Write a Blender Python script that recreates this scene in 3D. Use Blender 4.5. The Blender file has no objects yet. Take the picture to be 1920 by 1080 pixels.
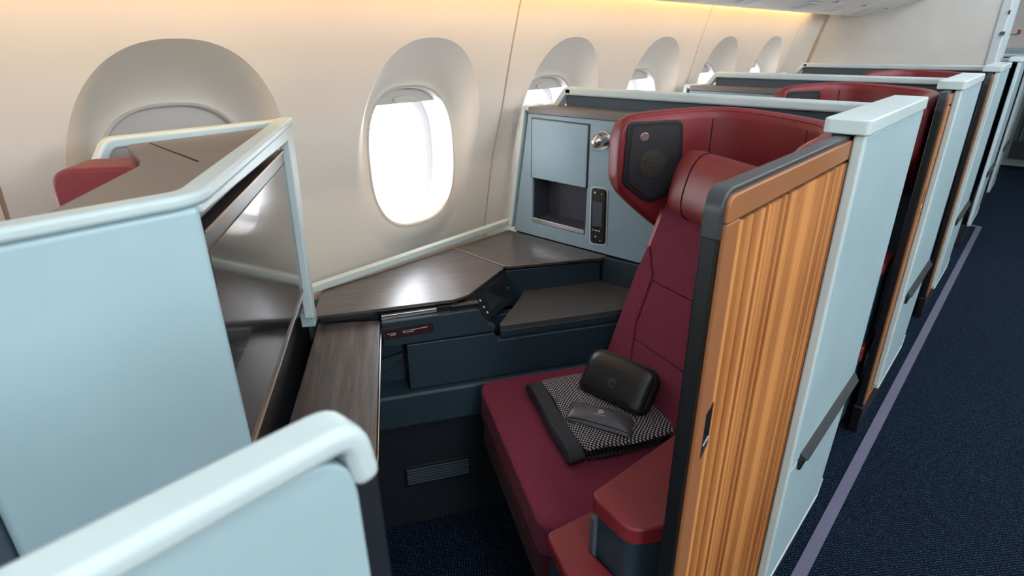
import bpy, bmesh, math, random
from mathutils import Vector, Matrix
random.seed(7)
S = bpy.context.scene
COL = S.collection
PI = math.pi

# ------------------------------------------------------------------ camera, world, light, exposure
H_EYE = 1.2987
def set_camera():
    yaw, pitch, roll = .7353, .406, .0084
    cy, sy, cp, sp = math.cos(yaw), math.sin(yaw), math.cos(pitch), math.sin(pitch)
    F = Vector((-sy*cp, cy*cp, -sp)); R0 = Vector((cy, sy, 0)); D = F.cross(R0)
    R = math.cos(roll)*R0 + math.sin(roll)*D
    D2 = -math.sin(roll)*R0 + math.cos(roll)*D
    m = Matrix((R, -D2, -F)).transposed().to_4x4()
    m.translation = Vector((0, 0, H_EYE))
    c = bpy.data.cameras.new('camera'); o = bpy.data.objects.new('camera', c); COL.objects.link(o)
    o.matrix_world = m
    c.sensor_width = 36.0; c.lens = 1082.27*36/1920
    c.clip_start = .02; c.clip_end = 60
    c.dof.use_dof = True; c.dof.focus_distance = 1.35; c.dof.aperture_fstop = 6.5
    S.camera = o
set_camera()

def area(name, loc, size, size_y, power, color, target=None, portal=False, spread=None):
    l = bpy.data.lights.new(name, 'AREA'); l.shape = 'RECTANGLE'; l.size = size; l.size_y = size_y
    l.energy = power; l.color = color
    o = bpy.data.objects.new(name, l); COL.objects.link(o); o.location = loc
    if target is not None:
        o.rotation_euler = (Vector(target) - Vector(loc)).to_track_quat('-Z', 'Y').to_euler()
    if portal: l.cycles.is_portal = True
    if spread: l.spread = spread
    return o

w = bpy.data.worlds.new('overcast_sky'); S.world = w; w.use_nodes = True
bg = w.node_tree.nodes['Background']; bg.inputs['Color'].default_value = (.93, .96, 1, 1); bg.inputs['Strength'].default_value = 9.0
# ceiling lamps of the cabin: a long row of panels over the aisle and one over the middle seats
for i, y in enumerate((-1.2, .6, 2.4, 4.2)):
    area('ceiling_lamp_%d' % i, (.15, y, 2.08), .35, 1.2, 8, (.90, .97, 1.0), (.15, y, 0))
for i, y in enumerate((-.6, 1.8, 4.2)):
    area('middle_lamp_%d' % i, (1.7, y, 2.0), .5, 1.4, 40, (.90, .965, 1.0), (.2, y, 1.0))
area('ceiling_lamp_4', (.15, 6.6, 2.08), .35, 1.2, 11, (.90, .97, 1.0), (.15, 6.6, 0))  # extra lamp, added to brighten the dark galley end
S.view_settings.view_transform = 'Standard'
S.view_settings.look = 'None'
S.view_settings.exposure = 0.2
S.view_settings.gamma = 1.0
S.view_settings.use_curve_mapping = False

# ------------------------------------------------------------------ helpers: materials
def lin(c):
    return tuple(((x/255)/12.92 if x/255 <= .04045 else ((x/255+.055)/1.055)**2.4) for x in c) + (1,)
class NT:
    def __init__(s, m): s.t = m.node_tree; s.p = s.t.nodes['Principled BSDF']
    def n(s, typ, **k):
        x = s.t.nodes.new(typ)
        for a, b in k.items():
            if hasattr(x, a): setattr(x, a, b)
        return x
    def l(s, a, b): s.t.links.new(a, b)
    def coord(s, scale=(1, 1, 1), rot=(0, 0, 0)):
        tc = s.n('ShaderNodeTexCoord'); mp = s.n('ShaderNodeMapping'); mp.vector_type = 'TEXTURE'; s.l(tc.outputs['Object'], mp.inputs['Vector'])
        mp.inputs['Scale'].default_value = tuple(1/q for q in scale); mp.inputs['Rotation'].default_value = rot
        return mp.outputs['Vector']
    def ramp(s, fac, stops):
        r = s.n('ShaderNodeValToRGB'); e = r.color_ramp.elements
        while len(e) < len(stops): e.new(.5)
        for i, (p, c) in enumerate(stops): e[i].position = p; e[i].color = c
        s.l(fac, r.inputs['Fac']); return r.outputs['Color']
    def bump(s, h, strength, dist):
        b = s.n('ShaderNodeBump'); b.inputs['Strength'].default_value = strength; b.inputs['Distance'].default_value = dist
        s.l(h, b.inputs['Height']); s.l(b.outputs['Normal'], s.p.inputs['Normal'])
    def math(s, op, a, b=None):
        x = s.n('ShaderNodeMath'); x.operation = op
        for i, v in enumerate((a, b)):
            if v is None: continue
            if isinstance(v, (int, float)): x.inputs[i].default_value = v
            else: s.l(v, x.inputs[i])
        return x.outputs[0]
def base(name, col, rough=.5, metal=0, coat=0, spec=.5):
    m = bpy.data.materials.new(name); m.use_nodes = True; p = m.node_tree.nodes['Principled BSDF']
    p.inputs['Base Color'].default_value = lin(col); p.inputs['Roughness'].default_value = rough
    p.inputs['Metallic'].default_value = metal; p.inputs['Coat Weight'].default_value = coat; p.inputs['Specular IOR Level'].default_value = spec
    return m
def painted(name, col, rough=.45, var=.04, grain=.02, scale=900):
    """satin plastic or paint: faint mottling and a fine orange-peel relief"""
    m = base(name, col, rough); t = NT(m); v = t.coord()
    n1 = t.n('ShaderNodeTexNoise'); n1.inputs['Scale'].default_value = 6; t.l(v, n1.inputs['Vector'])
    c = lin(col); a = tuple(x*(1-var) for x in c[:3])+(1,); b = tuple(min(1, x*(1+var)) for x in c[:3])+(1,)
    t.l(t.ramp(n1.outputs['Fac'], [(.35, a), (.65, b)]), t.p.inputs['Base Color'])
    n2 = t.n('ShaderNodeTexNoise'); n2.inputs['Scale'].default_value = scale; t.l(v, n2.inputs['Vector'])
    t.bump(n2.outputs['Fac'], grain*10, .0003); return m
def leather(name, col, rough=.42):
    m = base(name, col, rough); t = NT(m); v = t.coord()
    n1 = t.n('ShaderNodeTexNoise'); n1.inputs['Scale'].default_value = 9; n1.inputs['Detail'].default_value = 4; t.l(v, n1.inputs['Vector'])
    c = lin(col); t.l(t.ramp(n1.outputs['Fac'], [(.3, tuple(x*.86 for x in c[:3])+(1,)), (.7, tuple(x*1.12 for x in c[:3])+(1,))]), t.p.inputs['Base Color'])
    vo = t.n('ShaderNodeTexVoronoi'); vo.inputs['Scale'].default_value = 650; t.l(v, vo.inputs['Vector'])
    t.bump(vo.outputs['Distance'], .25, .0006); return m
def woven(name, col, k=1150, hi=1.75, lo=.5):
    """basket-weave upholstery: rows of little raised threads"""
    m = base(name, col, .85, spec=.25); t = NT(m); tc = t.n('ShaderNodeTexCoord'); sp = t.n('ShaderNodeSeparateXYZ'); t.l(tc.outputs['Object'], sp.inputs[0])
    x, y, z = sp.outputs
    yz = t.math('ADD', y, t.math('MULTIPLY', z, .9))
    sx = t.math('SINE', t.math('MULTIPLY', x, k)); sy = t.math('SINE', t.math('MULTIPLY', yz, k*1.2))
    pr = t.math('MULTIPLY', sx, sy); f = t.math('MULTIPLY_ADD', pr, .5); t.t.nodes[-1].inputs[2].default_value = .5
    n1 = t.n('ShaderNodeTexNoise'); n1.inputs['Scale'].default_value = 160; t.l(tc.outputs['Object'], n1.inputs['Vector'])
    g = t.math('ADD', t.math('MULTIPLY', f, .75), t.math('MULTIPLY', n1.outputs['Fac'], .25))
    c = lin(col); t.l(t.ramp(g, [(.25, tuple(q*lo for q in c[:3])+(1,)), (.8, tuple(q*hi for q in c[:3])+(1,))]), t.p.inputs['Base Color'])
    t.bump(f, .7, .0015); t.p.inputs['Sheen Weight'].default_value = .04; return m
def wood(name, dark, light, scale, rot=0, rough=.35, coat=0.0):
    """straight-grained veneer, grain along the local x axis turned by rot"""
    m = base(name, light, rough, coat=coat, spec=.7); t = NT(m); t.p.inputs['Coat Roughness'].default_value = .26
    v = t.coord(scale, (0, 0, rot))
    n1 = t.n('ShaderNodeTexNoise'); n1.inputs['Scale'].default_value = 1; n1.inputs['Detail'].default_value = 6; n1.inputs['Roughness'].default_value = .65; t.l(v, n1.inputs['Vector'])
    t.l(t.ramp(n1.outputs['Fac'], [(.32, lin(dark)), (.68, lin(light))]), t.p.inputs['Base Color'])
    t.bump(n1.outputs['Fac'], .35, .0012); return m
def slat_wood(name, dark, light):
    """warm timber for the tambour: grain along z, each slat its own tone"""
    m = base(name, light, .42); t = NT(m); v = t.coord((70, 70, 3))
    n1 = t.n('ShaderNodeTexNoise'); n1.inputs['Scale'].default_value = 1; n1.inputs['Detail'].default_value = 4; t.l(v, n1.inputs['Vector'])
    oi = t.n('ShaderNodeObjectInfo')
    f = t.math('ADD', t.math('MULTIPLY', n1.outputs['Fac'], .45), t.math('MULTIPLY', oi.outputs['Random'], .55))
    t.l(t.ramp(f, [(.25, lin(dark)), (.8, lin(light))]), t.p.inputs['Base Color']); return m
def mesh_grille(name, col):
    m = base(name, col, .5); t = NT(m); v = t.coord((1, 1, 1))
    vo = t.n('ShaderNodeTexVoronoi'); vo.inputs['Scale'].default_value = 260; vo.inputs['Randomness'].default_value = .15; t.l(v, vo.inputs['Vector'])
    t.l(t.ramp(vo.outputs['Distance'], [(.25, (.002, .002, .002, 1)), (.5, lin(col))]), t.p.inputs['Base Color'])
    t.bump(vo.outputs['Distance'], .5, .001); return m
def carpet(name, dark, mid, speck):
    m = base(name, mid, .95, spec=.1); t = NT(m); tc = t.n('ShaderNodeTexCoord'); sp = t.n('ShaderNodeSeparateXYZ'); t.l(tc.outputs['Object'], sp.inputs[0])
    x, y, z = sp.outputs
    n0 = t.n('ShaderNodeTexNoise'); n0.inputs['Scale'].default_value = 40; t.l(tc.outputs['Object'], n0.inputs['Vector'])
    w_ = t.math('MULTIPLY', n0.outputs['Fac'], 1.3)
    f = t.math('MULTIPLY', t.math('SINE', t.math('ADD', t.math('MULTIPLY', x, 640), w_)), t.math('SINE', t.math('MULTIPLY', y, 560)))
    n1 = t.n('ShaderNodeTexNoise'); n1.inputs['Scale'].default_value = 230; n1.inputs['Detail'].default_value = 2; t.l(tc.outputs['Object'], n1.inputs['Vector'])
    g = t.math('ADD', t.math('MULTIPLY', f, .3), n1.outputs['Fac'])
    t.l(t.ramp(g, [(.3, lin(dark)), (.62, lin(mid)), (.93, lin(speck))]), t.p.inputs['Base Color'])
    t.bump(g, .8, .002); return m
def blanket_mat(name, hi=(176, 168, 172)):
    m = base(name, (30, 30, 34), .9, spec=.2); t = NT(m); tc = t.n('ShaderNodeTexCoord'); sp = t.n('ShaderNodeSeparateXYZ'); t.l(tc.outputs['Object'], sp.inputs[0])
    x, y, z = sp.outputs
    zz = t.math('MULTIPLY', z, 1.0)
    f = t.math('MULTIPLY', t.math('SINE', t.math('MULTIPLY', t.math('ADD', x, zz), 690)), t.math('SINE', t.math('MULTIPLY', t.math('ADD', y, zz), 690)))
    t.l(t.ramp(t.math('MULTIPLY_ADD', f, .5) if False else t.math('ADD', t.math('MULTIPLY', f, .5), .5), [(.52, lin((22, 22, 26))), (.72, lin(hi))]), t.p.inputs['Base Color'])
    t.bump(f, .6, .001); return m
def emission(name, col, strength):
    m = bpy.data.materials.new(name); m.use_nodes = True; t = m.node_tree; t.nodes.remove(t.nodes['Principled BSDF'])
    e = t.nodes.new('ShaderNodeEmission'); e.inputs['Color'].default_value = lin(col); e.inputs['Strength'].default_value = strength
    t.links.new(e.outputs[0], t.nodes['Material Output'].inputs['Surface']); return m
def glass(name):
    m = bpy.data.materials.new(name); m.use_nodes = True; t = m.node_tree; t.nodes.remove(t.nodes['Principled BSDF'])
    a = t.nodes.new('ShaderNodeBsdfTransparent'); a.inputs['Color'].default_value = (.95, .97, 1, 1)
    b = t.nodes.new('ShaderNodeBsdfGlossy'); b.inputs['Roughness'].default_value = .03
    x = t.nodes.new('ShaderNodeMixShader'); x.inputs[0].default_value = .06
    t.links.new(a.outputs[0], x.inputs[1]); t.links.new(b.outputs[0], x.inputs[2]); t.links.new(x.outputs[0], t.nodes['Material Output'].inputs['Surface']); return m

M = {}
M['shell'] = painted('shell_paint', (168, 194, 202), .38)
M['cap'] = painted('cap_paint', (196, 212, 214), .36)
M['cabinet'] = painted('cabinet_paint', (136, 162, 176), .42)
M['slate'] = painted('slate_paint', (72, 86, 98), .5)
M['niche'] = painted('niche_lining', (62, 64, 76), .5)
M['console'] = painted('console_paint', (37, 54, 65), .5)
M['base_dark'] = painted('base_dark_plastic', (20, 26, 34), .6)
M['sidewall'] = painted('sidewall_lining', (232, 224, 213), .55, .015, .03, 500)
M['seam'] = painted('seam_gasket', (186, 160, 130), .6)
M['reveal'] = painted('window_reveal', (235, 235, 235), .35)
M['bezel'] = painted('window_bezel', (214, 206, 198), .4)
M['shade'] = painted('window_shade', (205, 200, 195), .5)
M['bin'] = painted('bin_plastic', (242, 240, 238), .4)
M['monument'] = painted('monument_panel', (226, 224, 220), .5)
M['post'] = painted('post_paint', (205, 216, 222), .35)
M['leather'] = leather('burgundy_leather', (126, 38, 44))
M['leather_pink'] = leather('side_trim_leather', (150, 52, 62))
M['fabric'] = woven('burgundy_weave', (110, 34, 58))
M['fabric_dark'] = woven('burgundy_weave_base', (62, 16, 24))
M['grey_pad'] = leather('grey_pad_leather', (70, 70, 70), .45)
M['grey_top'] = painted('grey_ledge_top', (112, 106, 102), .42)
M['table'] = wood('dark_walnut_veneer', (32, 27, 27), (92, 82, 80), (5, 95, 40), math.radians(-37), .36, .3)
M['counter'] = wood('counter_veneer', (44, 35, 33), (86, 74, 71), (6, 120, 40), math.radians(58), .40, .8)
M['counter_rear'] = wood('rear_counter_veneer', (34, 27, 25), (84, 71, 67), (6, 110, 40), math.radians(25), .40, .8)
M['copper'] = painted('copper_paint', (156, 102, 64), .38)
M['slat'] = slat_wood('tambour_timber', (138, 78, 36), (216, 148, 86))
M['black'] = painted('black_trim', (17, 18, 20), .38)
M['rail'] = painted('dark_rail', (48, 52, 56), .32)
M['void'] = painted('dark_gap', (6, 7, 9), .8)
M['steel'] = base('brushed_steel', (212, 212, 212), .28, 1)
M['chrome'] = base('chrome', (225, 220, 210), .12, 1)
M['bronze'] = base('bronze_line', (150, 118, 92), .35, 1)
M['screen'] = base('screen_glass', (38, 37, 38), .14, 0, .4, .9)
M['smallscreen'] = base('small_screen', (10, 14, 24), .12, 0, .3)
M['lcd'] = base('handset_screen', (72, 80, 92), .25)
M['bezel_tv'] = base('screen_bezel', (62, 58, 57), .3)
M['print'] = base('white_print', (215, 215, 220), .6)
M['placard'] = painted('maroon_placard', (52, 16, 20), .5)
M['carpet'] = carpet('navy_carpet', (4, 9, 19), (10, 23, 42), (70, 94, 124))
M['strip'] = painted('floor_strip', (94, 92, 118), .4)
M['blanket'] = blanket_mat('dotted_wool')
M['blanket_side'] = blanket_mat('dotted_wool_dim', (70, 66, 72))  # same dots, dimmer, for the two lower folds
M['band'] = leather('blanket_binding', (38, 38, 46), .8)
M['kit'] = leather('black_pouch_leather', (26, 25, 27), .36)
M['kit2'] = leather('grey_pouch_leather', (74, 72, 80), .3)
M['spk_frame'] = painted('speaker_frame', (26, 28, 31), .5)
M['grille'] = mesh_grille('speaker_mesh', (44, 44, 49))
M['cone'] = mesh_grille('speaker_cone', (76, 71, 66))
M['cove'] = emission('cove_strip_light', (255, 206, 142), 13)
M['glass'] = glass('window_glass')
M['red'] = base('red_plastic', (200, 40, 50), .4)
M['curtain'] = painted('grey_curtain', (70, 84, 88), .8)

# ------------------------------------------------------------------ helpers: objects
XF = {}
def root(name, loc, label=None, cat=None, group=None, rz=0):
    o = bpy.data.objects.new(name, None); COL.objects.link(o); o.empty_display_size = .05
    o.location = loc; o.rotation_euler = (0, 0, rz)
    XF[o.name] = (Matrix.Translation(Vector(loc)) @ Matrix.Rotation(rz, 4, 'Z'))
    tag(o, label, cat, group); return o
def tag(o, label=None, cat=None, group=None, kind=None):
    if label: o['label'] = label
    if cat: o['category'] = cat
    if group: o['group'] = group
    if kind: o['kind'] = kind
    return o
def mk(name, verts, faces, mat, parent=None, bevel=0, seg=3, smooth=True, angle=32, sub=0):
    """links one mesh object; verts in world metres"""
    X = XF[parent.name] if parent is not None else Matrix.Identity(4)
    inv = X.inverted(); me = bpy.data.meshes.new(name)
    me.from_pydata([inv @ Vector(v) for v in verts], [], faces)
    bm = bmesh.new(); bm.from_mesh(me); bmesh.ops.recalc_face_normals(bm, faces=bm.faces[:])
    for f in bm.faces: f.smooth = smooth
    bm.to_mesh(me); bm.free()
    me.materials.append(M[mat])
    o = bpy.data.objects.new(name, me); COL.objects.link(o)
    XF[o.name] = X
    if parent is not None: o.parent = parent
    if bevel:
        b = o.modifiers.new('bevel', 'BEVEL'); b.width = bevel; b.segments = seg; b.limit_method = 'ANGLE'; b.angle_limit = math.radians(angle); b.harden_normals = True
    elif smooth:
        for e in me.edges: pass
        try: me.set_sharp_from_angle(angle=math.radians(angle))
        except Exception: pass
    if sub:
        s = o.modifiers.new('sub', 'SUBSURF'); s.levels = s.render_levels = sub
    return o
def ext(name, poly, vec, mat, parent=None, bevel=.003, seg=3, **k):
    """a 3-D polygon pushed along vec"""
    n = len(poly); v = Vector(vec); P = [Vector(p) for p in poly]
    return mk(name, P + [p + v for p in P], [list(range(n))[::-1], list(range(n, 2*n))] + [[i, (i+1) % n, n+(i+1) % n, n+i] for i in range(n)], mat, parent, bevel, seg, **k)
def box(name, a, b, mat, parent=None, bevel=.003, seg=3):
    (x0, y0, z0), (x1, y1, z1) = a, b
    return ext(name, [(x0, y0, z0), (x1, y0, z0), (x1, y1, z0), (x0, y1, z0)], (0, 0, z1-z0), mat, parent, bevel, seg)
def rpoly(pts, r, n=6):
    """2-D polygon with rounded corners; r one radius or a list"""
    out = []; N = len(pts)
    for i in range(N):
        p = Vector(pts[i]); a = Vector(pts[i-1]); b = Vector(pts[(i+1) % N]); rr = r[i] if isinstance(r, (list, tuple)) else r
        if rr <= 0: out.append(p.copy()); continue
        d1 = (a-p).normalized(); d2 = (b-p).normalized(); ang = d1.angle(d2); t = min(rr/math.tan(ang/2), (a-p).length*.48, (b-p).length*.48)
        s, e = p+d1*t, p+d2*t
        for k in range(n+1):
            u = k/n; out.append((1-u)**2*s + 2*u*(1-u)*p + u*u*e)
    return out
class Pl:
    """a plane: 2-D points to world points; n is the outward normal"""
    def __init__(s, o, ex, ey, n): s.o, s.ex, s.ey, s.n = Vector(o), Vector(ex), Vector(ey), Vector(n)
    def __call__(s, p, h=0): return s.o + s.ex*p[0] + s.ey*p[1] + s.n*h
    def plate(s, name, pts, h0, h1, mat, parent=None, bevel=.002, r=0, seg=2, **k):
        q = rpoly(pts, r) if r else [Vector(p) for p in pts]
        return ext(name, [s(p, h0) for p in q], s.n*(h1-h0), mat, parent, bevel, seg, **k)
    def rect(s, name, x0, x1, y0, y1, h0, h1, mat, parent=None, bevel=.002, r=0, **k):
        return s.plate(name, [(x0, y0), (x1, y0), (x1, y1), (x0, y1)], h0, h1, mat, parent, bevel, r, **k)
    def ring(s, name, outer, inner, h0, h1, mat, parent=None, bevel=.002, seg=2):
        """plate with a hole; outer and inner have equally many points"""
        n = len(outer); V = []
        for h in (h0, h1):
            V += [s(p, h) for p in outer] + [s(p, h) for p in inner]
        F = []
        for i in range(n):
            j = (i+1) % n
            F += [[i, j, n+j, n+i], [2*n+i, 3*n+i, 3*n+j, 2*n+j], [i, 2*n+i, 2*n+j, j], [n+i, n+j, 3*n+j, 3*n+i]]
        return mk(name, V, F, mat, parent, bevel, seg)
    def bar(s, name, path, w, h0, h1, mat, parent=None, bevel=.003, closed=False, side=1, r=0, seg=3):
        """bar of width w to one side of a 2-D path, mitred"""
        P = [Vector(p) for p in path]
        if r: 
            Q = rpoly(P, [0]+[r]*(len(P)-2)+[0] if not isinstance(r, (list, tuple)) else r); P = Q
        n = len(P); off = []
        for i in range(n):
            a = P[i-1] if (i or closed) else None; b = P[(i+1) % n] if (i < n-1 or closed) else None
            ds = [(P[i]-a).normalized() if a is not None else None, (b-P[i]).normalized() if b is not None else None]
            ns = [Vector((-d.y, d.x))*side for d in ds if d is not None]
            m = sum(ns, Vector((0, 0))).normalized(); off.append(P[i] + m*(w/max(.3, m.dot(ns[0]))))
        if closed: return s.ring(name, P, off, h0, h1, mat, parent, bevel, seg)
        poly = P + off[::-1]; 
        V = [s(p, h0) for p in P] + [s(p, h0) for p in off] + [s(p, h1) for p in P] + [s(p, h1) for p in off]
        F = []
        for i in range(n-1):
            j = i+1
            F += [[i, j, n+j, n+i], [2*n+i, 3*n+i, 3*n+j, 2*n+j], [i, 2*n+i, 2*n+j, j], [n+i, n+j, 3*n+j, 3*n+i]]
        F += [[0, n, 3*n, 2*n], [n-1, 3*n-1, 4*n-1, 2*n-1][::-1] if False else [n-1, 2*n+n-1, 3*n+n-1, n+n-1]]
        return mk(name, V, F, mat, parent, bevel, seg)
    def disc(s, name, c, r, h0, h1, mat, parent=None, n=24, bevel=.001, ry=None):
        ry = ry or r
        return ext(name, [s((c[0]+r*math.cos(2*PI*i/n), c[1]+ry*math.sin(2*PI*i/n)), h0) for i in range(n)], s.n*(h1-h0), mat, parent, bevel, 2)
def loft(name, rings, mat, parent=None, cap=True, closed=True, **k):
    n = len(rings[0]); V = [p for r in rings for p in r]; F = []
    for a in range(len(rings)-1):
        for i in range(n if closed else n-1):
            j = (i+1) % n; F.append([a*n+i, a*n+j, (a+1)*n+j, (a+1)*n+i])
    if cap: F += [list(range(n))[::-1], list(range((len(rings)-1)*n, len(rings)*n))]
    return mk(name, V, F, mat, parent, **k)
def tube(name, pts, r, mat, parent=None, n=8, cap=True):
    P = [Vector(p) for p in pts]; rings = []
    for i, p in enumerate(P):
        d = (P[min(i+1, len(P)-1)] - P[max(i-1, 0)]).normalized(); a = d.orthogonal().normalized(); b = d.cross(a)
        if i:  # keep the ring from twisting
            a = (pa - d*pa.dot(d)).normalized(); b = d.cross(a)
        pa = a; rings.append([p + (a*math.cos(2*PI*k/n) + b*math.sin(2*PI*k/n))*r for k in range(n)])
    return loft(name, rings, mat, parent, cap, angle=60)
def smooth_path(pts, n=6):
    P = [Vector(p) for p in pts]; out = []
    for i in range(len(P)-1):
        p0, p1, p2, p3 = P[max(i-1, 0)], P[i], P[i+1], P[min(i+2, len(P)-1)]
        for k in range(n):
            t = k/n; out.append(.5*((2*p1) + (p2-p0)*t + (2*p0-5*p1+4*p2-p3)*t*t + (3*p1-p0-3*p2+p3)*t**3))
    return out + [P[-1]]
def kids(o): return [c for c in bpy.data.objects if c.parent == o]
def copy_tree(o, d=(0, 0, 0), label=None, parent=None):
    c = o.copy(); COL.objects.link(c); c.parent = parent
    if parent is None: c.location = o.location + Vector(d)
    if label: c['label'] = label
    for ch in CH.get(o.name, []): copy_tree(ch, parent=c)
    return c
CH = {}
def index_children():
    CH.clear()
    for o in bpy.data.objects:
        if o.parent is not None: CH.setdefault(o.parent.name, []).append(o)
PITCH = 1.10
XY = lambda z=0: Pl((0, 0, z), (1, 0, 0), (0, 1, 0), (0, 0, 1))
AISLE = lambda x: Pl((x, 0, 0), (0, 1, 0), (0, 0, 1), (1, 0, 0))        # seen from the aisle
CROSS = lambda y: Pl((0, y, 0), (1, 0, 0), (0, 0, 1), (0, -1, 0))       # faces the front of the cabin

# ------------------------------------------------------------------ the setting
ZX = [(-.1, -1.40), (.45, -1.415), (.69, -1.402), (.93, -1.359), (1.10, -1.309), (1.26, -1.270), (1.405, -1.229), (1.5, -1.195), (1.66, -1.12)]
def wall_x(z):
    if z <= ZX[0][0]: return ZX[0][1]
    for (a, xa), (b, xb) in zip(ZX, ZX[1:]):
        if z <= b:
            t = (z-a)/(b-a); return xa + (xb-xa)*t
    return ZX[-1][1]
fl = mk('floor', [(-1.45, -2.2, 0), (2.9, -2.2, 0), (2.9, 9.6, 0), (-1.45, 9.6, 0)], [[0, 1, 2, 3]], 'carpet'); tag(fl, kind='structure')
tag(XY(.0005).plate('trim_1', [(-.194, -2), (-.162, -2), (-.162, 5.36), (-.194, 5.33)], 0, .0025, 'strip', bevel=0), kind='structure')
tag(XY(.0005).plate('trim_2', [(-.194, 5.33), (-.162, 5.36), (-.40, 5.44), (-.40, 5.40)], 0, .0025, 'strip', bevel=0), kind='structure')
tag(mk('ceiling', [(-1.6, -2.2, 2.125), (2.9, -2.2, 2.125), (2.9, 9.6, 2.125), (-1.6, 9.6, 2.125)], [[0, 1, 2, 3]], 'bin'), kind='structure')
tag(mk('wall_right', [(2.9, -2.2, 0), (2.9, 9.6, 0), (2.9, 9.6, 2.12), (2.9, -2.2, 2.12)], [[0, 1, 2, 3]], 'sidewall'), kind='structure')
tag(mk('wall_front', [(-1.5, -2.2, 0), (2.9, -2.2, 0), (2.9, -2.2, 2.12), (-1.5, -2.2, 2.12)], [[0, 1, 2, 3]], 'monument'), kind='structure')
tag(mk('wall_back', [(-1.5, 9.6, 0), (2.9, 9.6, 0), (2.9, 9.6, 2.12), (-1.5, 9.6, 2.12)], [[0, 1, 2, 3]], 'monument'), kind='structure')

WZ, WPX, WA, WB = .980, -1.376, .155, .198      # window centre height, plane, half width, half height
WY = lambda k: .455 + .635*k
def rad(th, a, b, n): return (abs(math.cos(th)/a)**n + abs(math.sin(th)/b)**n)**(-1/n)
SC_Z, SC_A, SC_B = .99, .222, .316              # the scooped surround
wall = bpy.data.objects.new('wall_left', None); COL.objects.link(wall); XF['wall_left'] = Matrix.Identity(4); tag(wall, kind='structure')
def wall_panel(k0, nb):
    """a lining panel over nb windows with a scooped recess round each opening"""
    V, F = [], []
    for k in range(k0, k0+nb):
        yc = WY(k); y0, y1 = yc-.3175+(.004 if k == k0 else 0), yc+.3175-(.004 if k == k0+nb-1 else 0); z0, z1 = -.02, 1.64
        ths = [2*PI*i/96 for i in range(96)] + [math.atan2(zz-WZ, yy-yc) % (2*PI) for yy in (y0, y1) for zz in (z0, z1)]
        ths = sorted(ths); n = len(ths); off = len(V); rings = []
        def rectr(t):
            c, s = math.cos(t), math.sin(t); q = []
            if c > 1e-9: q.append((y1-yc)/c)
            if c < -1e-9: q.append((y0-yc)/c)
            if s > 1e-9: q.append((z1-WZ)/s)
            if s < -1e-9: q.append((z0-WZ)/s)
            return min(q)
        for f in (0, .15, .3, .45, .6, .74, .86, .94, .98, 1):
            rg = []
            for t in ths:
                r = rectr(t)*(1-f) + rad(t, SC_A, SC_B, 2.35)*f
                y, z = yc + r*math.cos(t), WZ + r*math.sin(t) + (SC_Z-WZ)*f; rg.append((wall_x(z), y, z))
            rings.append(rg)
        for j in range(1, 11):
            s = j/10; rg = []
            for t in ths:
                ra, rb = rad(t, SC_A, SC_B, 2.35), rad(t, WA*1.03, WB*1.03, 2.7)
                up = max(0, math.sin(t))**.8; e = (1-(1-s)**1.7)*up + s*s*(3-2*s)*(1-up)
                r = ra*(1-s)+rb*s; y, z = yc + r*math.cos(t), WZ + r*math.sin(t) + (SC_Z-WZ)*(1-s)
                zr = SC_Z + ra*math.sin(t); rg.append((wall_x(zr)*(1-e) + WPX*e, y, z))
            rings.append(rg)
        rings.append([(WPX-.02, y, z) for x, y, z in rings[-1]])
        for rg in rings: V += rg
        for a in range(len(rings)-1):
            for i in range(n):
                j = (i+1) % n; F.append([off+a*n+i, off+a*n+j, off+(a+1)*n+j, off+(a+1)*n+i])
    for yy in (WY(k0)-.3135, WY(k0+nb-1)+.3135):   # returned edges at the seams
        o = len(V); zs = [-.02+1.66*i/40 for i in range(41)]
        V += [(wall_x(z), yy, z) for z in zs] + [(wall_x(z)-.012, yy, z) for z in zs]
        F += [[o+i, o+i+1, o+42+i, o+41+i] for i in range(40)]
    return mk('wall_panel', V, F, 'sidewall', wall, angle=22)
for k0 in (-2, 0, 2, 4): wall_panel(k0, 2)
# plain closing panel at the end of the row, up to the monument
zs = [-.02+1.66*i/30 for i in range(31)]
ye = WY(5)+.3175+.004
mk('wall_panel', [(wall_x(z)-.014, ye, z) for z in zs] + [(wall_x(z), ye, z) for z in zs] + [(wall_x(z), 4.9, z) for z in zs], [[i, i+1, 32+i, 31+i] for i in range(30)] + [[31+i, 32+i, 63+i, 62+i] for i in range(30)], 'sidewall', wall)
tag(mk('wall_side', [(-1.36, 4.7, -.02), (-1.36, 9.6, -.02), (-1.36, 9.6, 2.12), (-1.36, 4.7, 2.12)], [[0, 1, 2, 3]], 'sidewall'), kind='structure')
for k in (-3, -1, 1, 3, 5):                    # gaskets behind the seams
    y = WY(k)+.3175
    V = []
    for z in zs: V += [(wall_x(z)-.0125, y-.07, z), (wall_x(z)-.0125, y+.07, z)]
    mk('seam_gasket', V, [[2*i, 2*i+1, 2*i+3, 2*i+2] for i in range(30)], 'seam', wall)

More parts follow.
